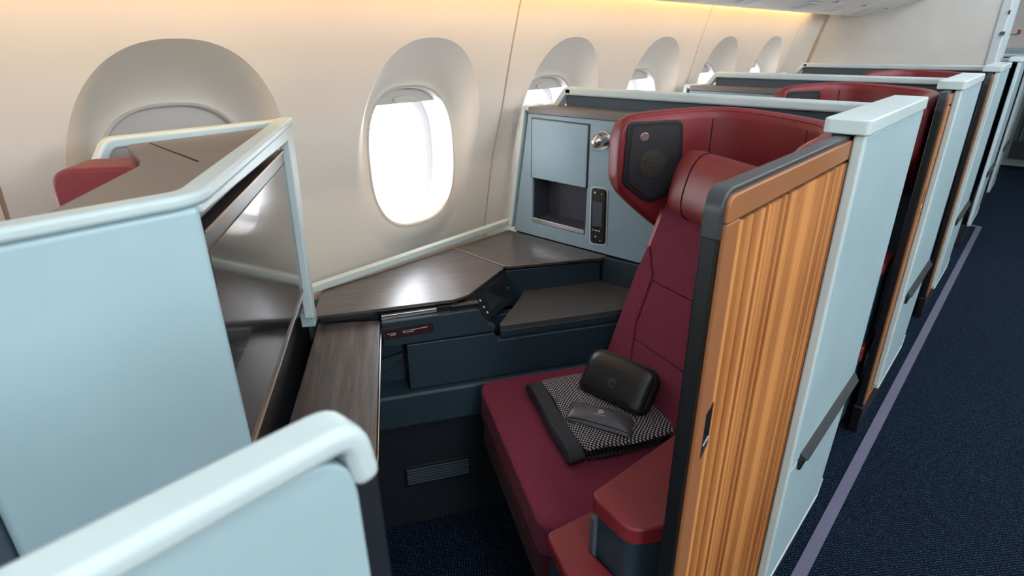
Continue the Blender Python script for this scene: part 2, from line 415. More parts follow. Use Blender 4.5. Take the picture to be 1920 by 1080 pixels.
def oval(a, b, n, x, yc, zc, N=64, z_min=None):
    out = []
    for i in range(N):
        t = 2*PI*i/N; r = rad(t, a, b, n); out.append(Vector((x, yc+r*math.cos(t), zc+r*math.sin(t))))
    return out
def window(num, k, closed=False):
    wr = bpy.data.objects.new('window_%d' % num, None); COL.objects.link(wr); wr.location = (WPX, WY(k), WZ)
    XF[wr.name] = Matrix.Translation(wr.location); tag(wr, kind='structure')
    y = WY(k)
    prof = [(1.035, -.004), (1.03, .004), (1.0, .004), (.985, -.004), (.98, -.02)]
    loft('window_bezel', [oval(WA*s, WB*s, 2.7, WPX+dx, y, WZ) for s, dx in prof], 'bezel', wr, cap=False, angle=70)
    loft('reveal', [oval(WA*.98, WB*.98, 2.7, WPX-.018, y, WZ), oval(WA*.95, WB*.95, 2.7, WPX-.035, y, WZ), oval(WA*.93, WB*.94, 2.7, WPX-.085, y, WZ)], 'reveal', wr, cap=False)
    if closed:
        o = oval(WA*.985, WB*.985, 2.7, WPX-.012, y, WZ); mk('window_shade', o, [list(range(64))], 'shade', wr)
        return
    loft('inner_frame', [oval(WA*.93, WB*.94, 2.7, WPX-.085, y, WZ), oval(WA*.80, WB*.84, 2.6, WPX-.09, y, WZ), oval(WA*.78, WB*.82, 2.6, WPX-.10, y, WZ), oval(WA*.74, WB*.79, 2.6, WPX-.14, y, WZ)], 'reveal', wr, cap=False)
    mk('window_pane', oval(WA*.8, WB*.84, 2.6, WPX-.10, y, WZ), [list(range(64))], 'glass', wr)
    # shade raised almost fully: a thin leaf with a finger grip along its lower edge
    a, b = WA*.965, WB*.965; zt = .80
    top = [t for t in [i*PI/40 for i in range(41)] if rad(t, a, b, 2.7)*math.sin(t) >= b*zt]
    pts = [(y + rad(t, a, b, 2.7)*math.cos(t), WZ + rad(t, a, b, 2.7)*math.sin(t)) for t in top]
    ext('window_shade', [(WPX-.030, p, q) for p, q in pts], (.006, 0, 0), 'shade', wr, .001)
    zg = WZ + b*.865
    ext('shade_grip', [(WPX-.024, y+.042*math.cos(2*PI*i/20), zg+.010*math.sin(2*PI*i/20)) for i in range(20)], (.007, 0, 0), 'bezel', wr, .002)
window(1, 0, True)
for i, k in enumerate((1, 2, 3, 4, 5)): window(i+2, k)
window(7, -1); window(8, -2)
for k in (-2, -1, 1, 2, 3, 4, 5): area('daylight_portal', (WPX-.15, WY(k), WZ), .30, .38, 1, (1, 1, 1), (0, WY(k), WZ), portal=True)
# dark outer skin keeps daylight out of the cavity behind the lining
tag(mk('wall_outer', [(-1.62, -2.2, -.02), (-1.62, -2.2, .70), (-1.62, 9.6, -.02), (-1.62, 9.6, .70)], [[0, 1, 3, 2]], 'void'), kind='structure')

# overhead bin with the warm wash lamp behind its outboard lip
bn = root('overhead_bin', (-.8, 1.2, 1.42), 'long white overhead bin running above the windows', 'bin')
prof = [(-1.155, 1.432), (-1.09, 1.417), (-1.02, 1.418), (-.95, 1.430), (-.85, 1.455), (-.746, 1.493), (-.62, 1.56), (-.52, 1.66), (-.48, 1.80), (-.52, 2.0), (-.75, 2.12), (-1.0, 2.12), (-1.06, 1.8), (-1.10, 1.53)]
def bin_x(y0, y1, name): 
    return loft(name, [[(x, y, z) for x, z in prof] for y in (y0, y1)], 'bin', bn, angle=50)
for a, b in ((-2.2, .75), (.754, 2.016), (2.02, 3.286), (3.29, 4.36)): bin_x(a, b, 'bin_section')
for y in (2.35, 2.95, 3.45, 3.95):             # flush latches and service panel lines under the bin
    ext('bin_latch', [(-.99, y, 1.4215), (-.90, y, 1.441), (-.90, y+.12, 1.441), (-.99, y+.12, 1.4215)], (0, 0, -.004), 'post', bn, .001)
    ext('panel_line', [(-1.12, y+.26, 1.4225), (-.86, y+.26, 1.4515), (-.86, y+.266, 1.4515), (-1.12, y+.266, 1.4225)], (0, 0, -.003), 'slate', bn, 0)
ext('lip', [(-1.158, -2.2, 1.430), (-1.13, -2.2, 1.423), (-1.13, 4.36, 1.423), (-1.158, 4.36, 1.430)], (0, 0, .022), 'bin', bn, .002)
cl = root('cove_lamp', (-1.16, 1.2, 1.49), 'warm strip lamp hidden between bin and wall', 'lamp')
ext('housing', [(-1.19, -2.2, 1.505), (-1.11, -2.2, 1.505), (-1.11, 4.3, 1.505), (-1.19, 4.3, 1.505)], (0, 0, .02), 'bin', cl, 0)
mk('light_strip', [(-1.183, -2.2, 1.5), (-1.125, -2.2, 1.5), (-1.125, 4.02, 1.5), (-1.183, 4.02, 1.5)], [[0, 3, 2, 1]], 'cove', cl, smooth=False)

# monument behind the third row and what shows past it
mo = root('closet_monument', (-.8, 4.5, 0), 'tall cream closet panel across the window bay behind the third shell', 'closet')
ext('front_panel', [(-1.42, 4.38, 0), (-.35, 4.38, 0), (-.35, 4.38, 2.1), (-1.05, 4.38, 2.1), (-1.42, 4.38, .9)], (0, .42, 0), 'monument', mo, .004)
ext('edge_post', [(-.35, 4.365, 0), (-.305, 4.365, 0), (-.305, 4.365, 2.1), (-.35, 4.365, 2.1)], (0, .45, 0), 'post', mo, .006)
box('hinge', (-.322, 4.355, 1.30), (-.300, 4.367, 1.32), 'slate', mo, .001)
box('latch', (-.312, 4.357, 1.405), (-.304, 4.367, 1.425), 'black', mo, .001)
V = []
zz = [0.6+1.0*i/20 for i in range(21)]
for z in zz: V += [(wall_x(z)+.001, 4.36, z), (wall_x(z)+.013, 4.366, z)]
mk('corner_trim', V, [[2*i, 2*i+1, 2*i+3, 2*i+2] for i in range(20)], 'seam', mo)
ga = root('galley_wall', (-.35, 8.3, 0), 'pale grey galley wall with a pull handle at the far end of the aisle', 'galley')
box('wall_panel', (-1.0, 8.3, .0), (.9, 8.34, 2.1), 'post', ga, .003)
box('door_panel', (-.62, 8.285, 1.18), (-.30, 8.3, 1.75), 'monument', ga, .004)
box('pull_handle', (-.60, 8.25, 1.315), (-.47, 8.285, 1.34), 'steel', ga, .004)
box('red_latch', (-.47, 8.24, 1.315), (-.445, 8.285, 1.355), 'red', ga, .004)
box('counter_edge', (-.7, 8.26, 1.12), (-.25, 8.3, 1.165), 'shell', ga, .004)
cu = root('galley_curtain', (-.1, 8.0, 0), 'dark grey curtain hanging beside the far end of the aisle', 'curtain')
rg = []
for z in (.30, .7, 1.15):
    rg.append([(-.22+.012*i, 8.0+.03*math.sin(i*1.1), z) for i in range(50)])
loft('drape', rg, 'curtain', cu, cap=False, closed=False)
box('hem', (-.22, 7.97, .12), (.38, 8.03, .30), 'base_dark', cu, .004)

# ------------------------------------------------------------------ one suite, then its copies down the aisle
G_SH, G_DR, G_ST, G_CB, G_AR = 'suite shells along the aisle', 'tambour doors along the aisle', 'suite seats by the windows', 'storage cabinets beside the seats', 'aisle armrests of the suites'

def make_shell(full=True):
    r = root('suite_shell', (-.6, 1.5, 0), 'pale blue suite shell holding the closed tambour door, nearest of the row', 'partition', G_SH)
    A = AISLE(-.222)
    A.plate('aisle_panel', [(1.062, .492), (1.545, .492), (1.548, 1.156), (1.062, 1.156)], 0, .018, 'shell', r, .005)
    A.plate('lower_panel', [(1.062, .16), (1.455, .16), (1.470, .20), (1.535, .468), (1.535, .488), (1.062, .488)], 0, .017, 'shell', r, .004)
    A.plate('front_edge', [(1.052, .16), (1.066, .16), (1.066, 1.156), (1.052, 1.156)], -.001, .0175, 'cap', r, .005)
    A.plate('bottom_trim', [(1.056, .152), (1.457, .152), (1.48, .196), (1.476, .2), (1.453, .158), (1.056, .158)], 0, .0185, 'cap', r, 0)
    h = AISLE(-.2045)
    # pull: a grey wedge with a dark underside
    V = [(-.2045, 1.11, .508), (-.2045, 1.543, .508), (-.188, 1.533, .488), (-.188, 1.125, .488), (-.2045, 1.11, .484), (-.2045, 1.543, .484)]
    mk('pull_ledge', V, [[0, 1, 2, 3], [0, 3, 4], [1, 5, 2], [3, 2, 5, 4], [0, 4, 5, 1]], 'rail', r, .002, 2)
    ext('pull_shade_strip', [(-.204, 1.114, .464), (-.204, 1.53, .464), (-.204, 1.536, .4835), (-.204, 1.112, .4835)], (.006, 0, 0), 'black', r, .001)  # solid black strip: shade of the undercut put into colour
    XY(0).plate('aisle_cap', rpoly([(-.268, 1.045), (-.2, 1.045), (-.2, 1.556), (-.268, 1.556)], [.010, .010, .02, .004], 4), 1.157, 1.181, 'cap', r, .011, seg=5)
    XY(0).plate('back_cap', [(-1.145, 1.513), (-.269, 1.513), (-.269, 1.556), (-1.145, 1.556)], 1.139, 1.163, 'cap', r, .007, seg=4)
    XY(0).plate('back_wall', [(-1.145, 1.527), (-.225, 1.527), (-.225, 1.546), (-1.145, 1.546)], .05, 1.139, 'slate', r, .003)
    A2 = AISLE(-.2595)
    A2.plate('inner_lining', [(1.07, .06), (1.526, .06), (1.526, 1.155), (1.07, 1.155)], 0, .006, 'slate', r, .002)
    box('plinth', (-.255, 1.08, .0), (-.225, 1.44, .15), 'base_dark', r, .004)
    return r

def make_door():
    r = root('sliding_door', (-.237, .86, 0), 'closed tambour door of warm ribbed timber slats with a dark rail', 'door', G_DR)
    A = AISLE(-.2485); y0, y1, z0, z1 = .578, 1.14, .10, 1.154
    out = rpoly([(y0, z0), (y1, z0), (y1, z1), (y0, z1)], [.004, .004, .004, .045], 8)
    A.plate('door_leaf', out, 0, .020, 'black', r, .003, seg=3)
    tp = rpoly([(y0-.001, 1.10), (y0-.001, z1+.001), (y1, z1+.001)], [0, .045, 0], 8)
    AISLE(-.2487).bar('top_rail', tp, .010, 0, .0215, 'rail', r, .0025, side=-1)
    O = AISLE(-.2285)
    fr = rpoly([(y0+.007, 1.118), (y0+.007, z1-.006), (y1, z1-.006), (y1, 1.118)], [0, .034, 0, 0], 8)
    O.plate('copper_rail', fr, 0, .006, 'copper', r, .002)
    O.plate('copper_stile', [(y0+.007, z0+.01), (y0+.042, z0+.01), (y0+.042, 1.1175), (y0+.007, 1.1175)], 0, .0058, 'copper', r, .0015)
    # finger slot near the leading edge
    s = O.plate('finger_slot', [(y0+.028, .798), (y0+.046, .812), (y0+.046, .876), (y0+.028, .868)], .0052, .0064, 'black', r, 0)
    O.plate('slot_latch', [(y0+.030, .803), (y0+.044, .813), (y0+.044, .826), (y0+.030, .818)], .006, .0072, 'steel', s, .0005)
    n = 45; pw = (y1-.004-(y0+.044))/n; me = None; rnd = random.Random(3)
    for i in range(n):
        c = y0+.044+pw*(i+.5)
        if me is None:
            prof = [(pw*.5*math.cos(t)*.92, .0062*math.sin(t)**.8) for t in [PI*j/10 for j in range(11)]]
            o = ext('slat', [(-.2285+d, c+q, z0+.012) for q, d in prof], (0, 0, 1.113-z0-.012), 'slat', r, 0, angle=50); me = o
            ce = c
        else:
            o = me.copy(); COL.objects.link(o); o.parent = r; sc = rnd.uniform(.82, 1.0); o.scale = (1, sc, 1); o.location = (rnd.uniform(-.0014, .0004), (c-.86)-sc*(ce-.86), 0)
    box('door_shoe', (-.252, y0-.01, .0), (-.222, y0+.09, .105), 'black', r, .004)
    return r

SR = math.radians(-32)
O0 = Vector((-.705, .765, 0)); SX = Vector((math.cos(SR), math.sin(SR), 0)); SY = Vector((-math.sin(SR), math.cos(SR), 0))
def L(x, y, z): return O0 + SX*x + SY*y + Vector((0, 0, z))
def make_seat():
    r = root('suite_chair', O0, 'burgundy suite seat with woven cushions holding a folded blanket', 'seat', G_ST, rz=SR)
    SP = Pl(O0, SX, SY, (0, 0, 1))
    cu = rpoly([(-.258, -.012), (.262, -.012), (.262, .13), (.15, .34), (.145, .47), (-.258, .47)], [.05, .035, .02, .02, .01, .02], 8)
    SP.plate('seat_cushion', cu, .405, .48, 'fabric', r, .026, seg=6)
    cu2 = rpoly([(-.256, -.008), (.26, -.008), (.26, .13), (.148, .34), (.143, .47), (-.256, .47)], [.05, .035, .02, .02, .01, .02], 8)
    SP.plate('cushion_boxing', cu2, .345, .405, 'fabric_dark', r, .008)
    # piping along the cushion edge
    pp = [L(x, y, .405) for x, y in [(p[0]*1.0, p[1]) for p in cu]]
    tube('piping', pp + [pp[0]], .0035, 'fabric_dark', r, 6)
    # leg rest: slopes back towards the floor
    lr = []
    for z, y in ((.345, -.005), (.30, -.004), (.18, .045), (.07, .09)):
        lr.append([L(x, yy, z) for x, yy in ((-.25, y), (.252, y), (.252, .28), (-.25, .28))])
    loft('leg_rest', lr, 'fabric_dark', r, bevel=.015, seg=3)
    SP.plate('base_frame', [(-.22, .14), (.20, .14), (.14, .40), (-.22, .40)], 0, .07, 'base_dark', r, .005)
    # backrest of stitched panels on one leaning body
    def bk(z): return .345 + .31*(z-.50)
    BN = Vector((0, -1, .31)).normalized()
    BP = Pl(L(0, .345, .50), SX, (SY*.31+Vector((0, 0, 1))).normalized(), (SY*-1 + Vector((0, 0, .31))).normalized())
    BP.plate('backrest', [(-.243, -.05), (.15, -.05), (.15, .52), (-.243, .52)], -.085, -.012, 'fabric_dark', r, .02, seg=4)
    BP.plate('backrest_bolster', rpoly([(-.243, -.03), (-.126, -.03), (-.135, .057), (-.169, .141), (-.174, .268), (-.236, .332), (-.246, .25)], [.01, 0, .03, .03, .02, .004, .03], 5), -.02, .006, 'fabric', r, .006, seg=3)
    BP.plate('backrest_bolster', rpoly([(.085, -.03), (.152, -.03), (.152, .50), (.084, .50)], [0, .01, .01, 0], 5), -.02, .006, 'fabric', r, .006, seg=3)
    BP.plate('backrest_panel', rpoly([(-.1335, .055), (-.124, -.03), (.083, -.03), (.083, .134), (-.149, .105)], .003, 3), -.02, .002, 'fabric', r, .004, seg=3)
    BP.plate('backrest_panel', rpoly([(-.150, .107), (.083, .1365), (.083, .284), (-.170, .258), (-.166, .141)], .003, 3), -.02, .002, 'fabric', r, .004, seg=3)
    BP.plate('backrest_panel', rpoly([(-.171, .2605), (.083, .2865), (.083, .50), (-.231, .50), (-.234, .336), (-.171, .272)], .003, 3), -.02, .002, 'fabric', r, .004, seg=3)
    BP.plate('side_trim', rpoly([(-.251, .20), (-.2465, .20), (-.238, .41), (-.256, .43)], .003, 3), -.09, -.004, 'leather_pink', r, .003, seg=3)
    # head cushion
    rings = []
    N = 28
    xs = [-.212, -.209, -.202, -.188, -.165, -.12, -.06, 0, .05, .10, .14, .16, .17]
    for x in xs:
        e = min((x+.2125)/.048, (.1705-x)/.03, 1); s = (1-(1-e)**2.6)**.5 if e < 1 else 1
        s = max(s, .25); rg = []
        for i in range(N):
            t = 2*PI*i/N; cc, sn = math.cos(t), math.sin(t)
            a, b = .048*s, .078*(.72+.28*s)
            y = math.copysign(abs(cc)**(2/2.6), cc)*a; z = math.copysign(abs(sn)**(2/2.6), sn)*b
            y += -.012*sn*0 ; ang = -.24
            rg.append(L(x, .500 + y*math.cos(ang) - z*math.sin(ang), .985 + y*math.sin(ang) + z*math.cos(ang)))
        rings.append(rg)
    hd = loft('head_cushion', rings, 'leather', r, angle=80)
    sm = []
    for i in range(N+1):
        t = 2*PI*i/N; cc, sn = math.cos(t), math.sin(t); y = math.copysign(abs(cc)**(2/2.6), cc)*.0485; z = math.copysign(abs(sn)**(2/2.6), sn)*.0785; ang = -.24
        sm.append(L(-.125, .500 + y*math.cos(ang) - z*math.sin(ang), .985 + y*math.sin(ang) + z*math.cos(ang)))
    tube('stitched_seam', sm, .0016, 'fabric_dark', hd, 6)
    # padded wing wrapping round the head
    W = [(-.771, 1.225, .985, 1.080), (-.768, 1.2305, .962, 1.108), (-.763, 1.239, .945, 1.122), (-.751, 1.259, .921, 1.132), (-.731, 1.291, .888, 1.137), (-.70, 1.34, .842, 1.140), (-.667, 1.393, .805, 1.142),
         (-.625, 1.437, .79, 1.143), (-.56, 1.455, .78, 1.143), (-.47, 1.430, .78, 1.141), (-.39, 1.392, .78, 1.139), (-.33, 1.345, .78, 1.137), (-.301, 1.28, .80, 1.134),
         (-.295, 1.21, .84, 1.131), (-.295, 1.14, .90, 1.128), (-.296, 1.09, .93, 1.120), (-.297, 1.068, .95, 1.105), (-.297, 1.06, .97, 1.085)]
    P = smooth_path([(a, b, c) for a, b, c, d in W], 4); Q = smooth_path([(a, b, d) for a, b, c, d in W], 4); rings = []; crest = []
    for i, (p, q) in enumerate(zip(P, Q)):
        a, b = P[max(i-1, 0)], P[min(i+1, len(P)-1)]; d = Vector((b.x-a.x, b.y-a.y, 0)).normalized(); nn = Vector((d.y, -d.x, 0))   # nn points to the inside
        k = min(i, len(P)-1-i); th = .0275*min(1, .45+.55*(1-(1-min(1, k/5))**2)**.5); zb, zt = p.z, q.z; rr = min(.024, th*.95); rg = []
        for sgx, zc, base_a in ((1, zt, 0), (-1, zt, PI/2), (-1, zb, PI), (1, zb, 3*PI/2)):
            for m in range(6):
                t = base_a + PI/2*m/5; cx = sgx*(th-rr); cz = zc - rr if zc == zt else zc + rr
                rg.append(Vector((p.x, p.y, 0)) + nn*(cx + rr*math.cos(t)) + Vector((0, 0, cz + rr*math.sin(t))))
        rings.append(rg); crest.append(Vector((p.x, p.y, zt)) + nn*th*.72 - Vector((0, 0, .006)))
    loft('head_wing', rings, 'leather', r, angle=80)
    wg = bpy.data.objects['head_wing'] if 'head_wing' in bpy.data.objects else r
    tube('stitched_seam', crest[3:-3], .0014, 'leather_pink', wg, 6)
    # vertical seams of the wing lining
    for idx in (28, 42):
        p = P[idx]; a, b = P[idx-1], P[idx+1]; d = Vector((b.x-a.x, b.y-a.y, 0)).normalized(); nn = Vector((d.y, -d.x, 0)); g = p + nn*.0278
        tube('stitched_seam', [(g.x, g.y, .93), (g.x, g.y, 1.118)], .0014, 'fabric_dark', wg, 6)
    # loudspeaker let into the window-side wing
    K = Pl(L(-.2725, 0, 0), SY, (0, 0, 1), SX)
    sp = rpoly([(.374, 1.118), (.522, 1.118), (.530, 1.02), (.503, .936), (.456, .918), (.430, .926), (.370, .972)], [.02, .022, .03, .03, .02, .02, .02], 5)
    fr = K.plate('speaker', sp, -.004, .005, 'spk_frame', r, .003)
    ins = rpoly([(.386, 1.106), (.512, 1.106), (.518, 1.02), (.494, .944), (.456, .931), (.434, .938), (.383, .978)], [.014, .014, .03, .03, .02, .02, .02], 5)
    K.plate('speaker_grille', ins, .004, .006, 'grille', fr, .0005)
    K.disc('woofer_cone', (.447, 1.018), .034, .0058, .0072, 'cone', fr, 32, .001)
    K.disc('tweeter', (.419, 1.083), .012, .0058, .0075, 'steel', fr, 20, .001, .010)
    return r

def make_armrest():
    r = root('aisle_armrest', (-.32, .75, 0), 'burgundy padded armrest box in front of the folded blanket beside the door', 'armrest', G_AR)
    pad = rpoly([(-.392, .615), (-.300, .590), (-.268, .635), (-.268, 1.14), (-.330, 1.1)], [.02, .05, .03, .01, .01], 7)
    XY().plate('arm_pad', pad, .597, .63, 'leather', r, .012, seg=4)
    tube('stitched_seam', [Vector((p.x, p.y, .6285)) + (Vector((-.33, .72, 0))-Vector((p.x, p.y, 0))).normalized()*.007 for p in pad[2:18]], .0012, 'leather_pink', r, 5)
    bod = rpoly([(-.384, .625), (-.302, .600), (-.272, .64), (-.272, 1.13), (-.330, 1.09)], [.012, .045, .03, .01, .01], 7)
    XY().plate('arm_body', bod, .05, .597, 'console', r, .004)
    fl_ = rpoly([(-.3945, .624), (-.380, .617), (-.372, .66), (-.384, .664)], .003, 4)
    XY().plate('side_flange', fl_, .30, .574, 'slate', r, .002)
    low = rpoly([(-.470, .600), (-.400, .560), (-.300, .540), (-.272, .575), (-.300, .600), (-.388, .622), (-.40, .70), (-.44, .70)], [.02, .02, .02, .02, .01, .01, .01, .01], 5)
    XY().plate('lower_pad', low, .475, .505, 'leather', r, .010, seg=4)
    lowb = rpoly([(-.462, .605), (-.398, .568), (-.300, .548), (-.277, .577), (-.300, .595), (-.386, .618), (-.40, .69), (-.44, .69)], .008, 3)
    XY().plate('lower_body', lowb, .03, .475, 'console', r, .003)
    box('side_pad', (-.36, .97, .27), (-.266, 1.16, .33), 'leather', r, .008)
    return r

def make_cabinet():
    r = root('storage_cabinet', (-1.0, 1.49, 0), 'pale blue storage cabinet with a flap door over an open niche', 'cabinet', G_CB)
    C = CROSS(1.43)
    C.ring('face_panel', [(-1.218, 1.088), (-1.281, .692), (-.735, .692), (-.735, 1.088)], [(-1.199, .886), (-1.1995, .738), (-.9865, .736), (-.985, .886)], -.012, 0, 'cabinet', r, .003)
    C.plate('body', [(-1.22, 1.086), (-1.36, .03), (-.735, .03), (-.735, 1.086)], -.095, -.08, 'slate', r, .002)
    XY().plate('shelf_top', rpoly([(-1.222, 1.425), (-.735, 1.425), (-.735, 1.526), (-1.18, 1.526)], .004, 3), 1.089, 1.107, 'grey_top', r, .006, seg=4)
    # niche lining
    nv = []
    for (x0, x1, z0, z1, y) in ((-1.1995, -.9855, .737, .887, 1.436), (-1.19, -.995, .752, .887, 1.508)):
        nv += [(x0, y, z0), (x1, y, z0), (x1, y, z1), (x0, y, z1)]
    mk('niche', nv, [[0, 1, 5, 4], [1, 2, 6, 5], [2, 3, 7, 6], [3, 0, 4, 7], [4, 5, 6, 7]], 'niche', r, 0, smooth=False)
    C.plate('niche_sill', [(-1.1975, .740), (-.988, .739), (-.988, .752), (-1.1975, .754)], -.006, .002, 'steel', r, .001)
    C.ring('flap_gap', [(-1.2045, 1.0765), (-1.205, .888), (-.982, .885), (-.983, 1.0735)], [(-1.2, 1.0725), (-1.2005, .8885), (-.9862, .8858), (-.987, 1.0695)], 0, .0012, 'black', r, 0)
    C.plate('flap_door', [(-1.2005, .8885), (-.9862, .8858), (-.987, 1.0695), (-1.2, 1.0725)], -.004, .005, 'cabinet', r, .0025, r=.006)
    lp = C.plate('lamp_plate', [(-.972, .998), (-.903, 1.0), (-.905, 1.071), (-.972, 1.071)], 0, .0015, 'cabinet', r, .001, r=.004)
    C.disc('lamp_socket', (-.936, 1.032), .0265, .0014, .004, 'chrome', lp, 32, .002, .0275)
    hd = []
    for k, (rr, hh) in enumerate(((.019, .003), (.0195, .012), (.018, .026), (.0145, .036), (.009, .042))):
        c = Vector((-.938, 1.43-hh, 1.037-.25*hh)); hd.append([c + Vector((rr*math.cos(2*PI*i/24), -rr*.25*math.sin(2*PI*i/24), rr*math.sin(2*PI*i/24))) for i in range(24)])
    loft('lamp_head', hd, 'steel', lp, angle=60)
    # pale edge trim: over the shelf step, down the wall side
    CROSS(1.424).bar('edge_trim', [(-1.226, 1.109), (-1.290, .70)], .016, -.03, 0, 'cap', r, .004, side=-1)
    ext('edge_trim', [(-1.228, 1.424, 1.095), (-1.212, 1.424, 1.095), (-1.212, 1.424, 1.111), (-1.228, 1.424, 1.111)], (-.012, .09, 0), 'cap', r, .004)
    CROSS(1.513).bar('edge_trim', [(-1.240, 1.104), (-1.185, 1.112), (-1.146, 1.160), (-1.12, 1.162)], .018, -.043, 0, 'cap', r, .003, side=-1)
    ext('side_panel', [(-1.226, 1.445, 1.094), (-1.285, 1.445, .69), (-1.36, 1.445, .03), (-1.36, 1.52, .03), (-1.285, 1.52, .69), (-1.24, 1.52, 1.094)], (.01, 0, 0), 'slate', r, 0, smooth=False)
    return r

shell = make_shell(); door = make_door(); seat = make_seat(); arm = make_armrest(); cab = make_cabinet()

# ------------------------------------------------------------------ the nearest suite's own furniture
co = root('side_console', (-1.1, 1.0, 0), 'long side console with dark veneer counter under the bright window', 'console')
Z = XY()
LL = lambda u, b: (L(-u, b, 0).x, L(-u, b, 0).y)
Z.plate('front_counter', rpoly([LL(.331, -.394), LL(.331, -.232), LL(.331, -.05), LL(.350, -.008), LL(.505, .128), (-1.074, 1.152), (-1.303, 1.164), (-1.322, .705)], [.004, 0, .03, .03, .01, .004, .002, .03], 5), .681, .690, 'counter', co, .003)
Z.plate('rear_counter', rpoly([(-1.303, 1.172), (-1.068, 1.158), (-.897, 1.404), (-.897, 1.426), (-1.303, 1.426)], [.002, .006, .02, .002, .002], 4), .681, .690, 'counter_rear', co, .003)
Z.plate('counter_shade_slab', [LL(.338, -.38), LL(.338, -.06), LL(.36, -.008), LL(.51, .122), LL(.53, .15), LL(.535, .42), (-.91, 1.40), (-1.29, 1.42), (-1.31, .71)], .668, .681, 'black', co, 0)  # black slab under the counter edge, the gap's shade given as colour
ext('counter_seam', [(-1.303, 1.1655, .686), (-1.072, 1.1535, .686), (-1.070, 1.158, .686), (-1.303, 1.1705, .686)], (0, 0, .005), 'steel', co, 0)
AP = Pl(L(-.300, 0, 0), SY, (0, 0, 1), SX)     # vertical planes along the seat
AP.plate('apron', rpoly([(-.238, .596), (.046, .599), (.052, .612), (.030, .622), (.020, .640), (.008, .668), (-.238, .664)], [0, .004, .006, .008, .01, .012, 0], 4), -.028, 0, 'console', co, .003)
AP.plate('drawer_pull', [(-.236, .664), (-.098, .668), (-.098, .678), (-.236, .676)], -.030, -.016, 'steel', co, .001)
AP.plate('drawer_slot', [(-.097, .666), (-.06, .667), (-.06, .679), (-.097, .679)], -.030, -.020, 'black', co, .001)
pl = AP.plate('placard', [(-.233, .617), (-.112, .622), (-.112, .648), (-.233, .643)], 0, .0012, 'placard', co, 0)
rnd = random.Random(5)
for x0, x1, z, k in ((-.226, -.206, .6315, .04), (-.219, -.206, .6275, .04), (-.188, -.126, .6345, .06), (-.187, -.160, .630, .06)):
    x = x0
    while x < x1:                                # lines of print too small to read
        wd = rnd.uniform(.002, .005); zq = z + (x-x0)*k; AP.plate('print', [(x, zq), (min(x+wd, x1), zq), (min(x+wd, x1), zq+.0017), (x, zq+.0017)], .0012, .0015, 'print', pl, 0); x += wd+.0009
# control panel facing the seat, sloping out under the counter edge
P1, P2, Q1, Q2 = L(-.352, -.010, .680), L(-.506, .131, .680), L(-.3255, .032, .620), L(-.447, .149, .620)
ex = (P2-P1).normalized(); ey = ((P1-Q1) - ex*(P1-Q1).dot(ex)).normalized(); nn = ex.cross(ey); nn = nn if nn.z > 0 else -nn
CP = Pl(P1, ex, ey, nn)
def c2(v): d = Vector(v)-P1; return (d.dot(ex), d.dot(ey))
q1, q2, p2 = c2(Q1), c2(Q2), c2(P2)
cpn = CP.plate('control_panel', rpoly([(-.012, 0), (q1[0]-.022, q1[1]+.022), (q1[0]-.004, q1[1]+.004), (q1[0]+.006, q1[1]-.004), (q2[0]-.008, q2[1]-.002), (q2[0]+.006, q2[1]+.012), p2], [0, .012, .006, .008, .008, .008, .004], 4), -.045, .0, 'black', co, .003)
AP.plate('panel_arm', [(-.062, .667), (-.005, .668), (.012, .66), (.012, .680), (-.062, .680)], -.034, -.014, 'black', cpn, .002)
def mx(a, b): return (q1[0]*(1-a)+q2[0]*a + a*.004 + (p2[0]-q2[0])*b*a, q1[1]*(1-b)*.96 - .004*b)
CP.plate('control_screen', [mx(.24, .14), mx(.80, .14), mx(.82, .86), mx(.30, .86)], 0, .0012, 'smallscreen', cpn, .0005)
for a_, b_ in ((.13, .18), (.13, .42), (.14, .70)):
    CP.disc('button', mx(a_, b_), .0033, 0, .0016, 'print', cpn, 12, .0005)
CP.disc('button', mx(.90, .42), .0028, 0, .0014, 'steel', cpn, 12, .0005)
Z.plate('console_core', [(-1.33, .63), LL(.375, -.385), LL(.365, -.24), LL(.36, -.06), LL(.46, .0), LL(.535, .10), LL(.535, .42), (-.92, 1.415), (-1.30, 1.42)], .36, .668, 'console', co, .002)
SPL = Pl(O0, SX, SY, (0, 0, 1))
lp_ = SPL.plate('ledge_pad', rpoly([(-.311, .058), (-.311, .53), (-.53, .50), (-.53, .20), (-.455, .158)], [.012, .01, .02, .03, .01], 5), .586, .607, 'grey_pad', co, .009, seg=4)
SPL.plate('ledge_body', rpoly([(-.3095, .057), (-.3095, .53), (-.53, .50), (-.53, .20), (-.455, .158)], [.012, .01, .02, .03, .01], 5), .572, .592, 'console', co, .003)
def wl(a, b, z0, z1, th, name, mat='console'):
    a, b = Vector(a), Vector(b); d = (b-a).normalized(); n = Vector((d[1], -d[0])); 
    return ext(name, [(a[0], a[1], z0), (b[0], b[1], z0), (b[0], b[1], z1), (a[0], a[1], z1)], (-n[0]*th, -n[1]*th, 0), mat, co, .003)
wl(LL(.515, .135), LL(.515, .44), .56, .676, .02, 'recess_panel')
wl((-.902, 1.412), (-.735, 1.424), .56, .688, .015, 'recess_panel')
LP = Pl(L(-.300, 0, 0), SY, (0, 0, 1), SX)
LP.plate('lower_panel', [(-.182, .462), (.50, .462), (.50, .570), (.056, .570), (.046, .594), (-.182, .594)], -.03, 0, 'console', co, .003)
LP.plate('knee_recess', [(-.44, .03), (.50, .03), (.50, .60), (-.44, .60)], -.12, -.09, 'console', co, .002)
LP.plate('recess_side', [(-.182, .46), (-.176, .46), (-.176, .60), (-.182, .60)], -.09, -.03, 'console', co, .001)
LP.plate('sill', [(-.44, .357), (.52, .357), (.52, .460), (-.44, .460)], -.12, .018, 'console', co, .010, seg=4)
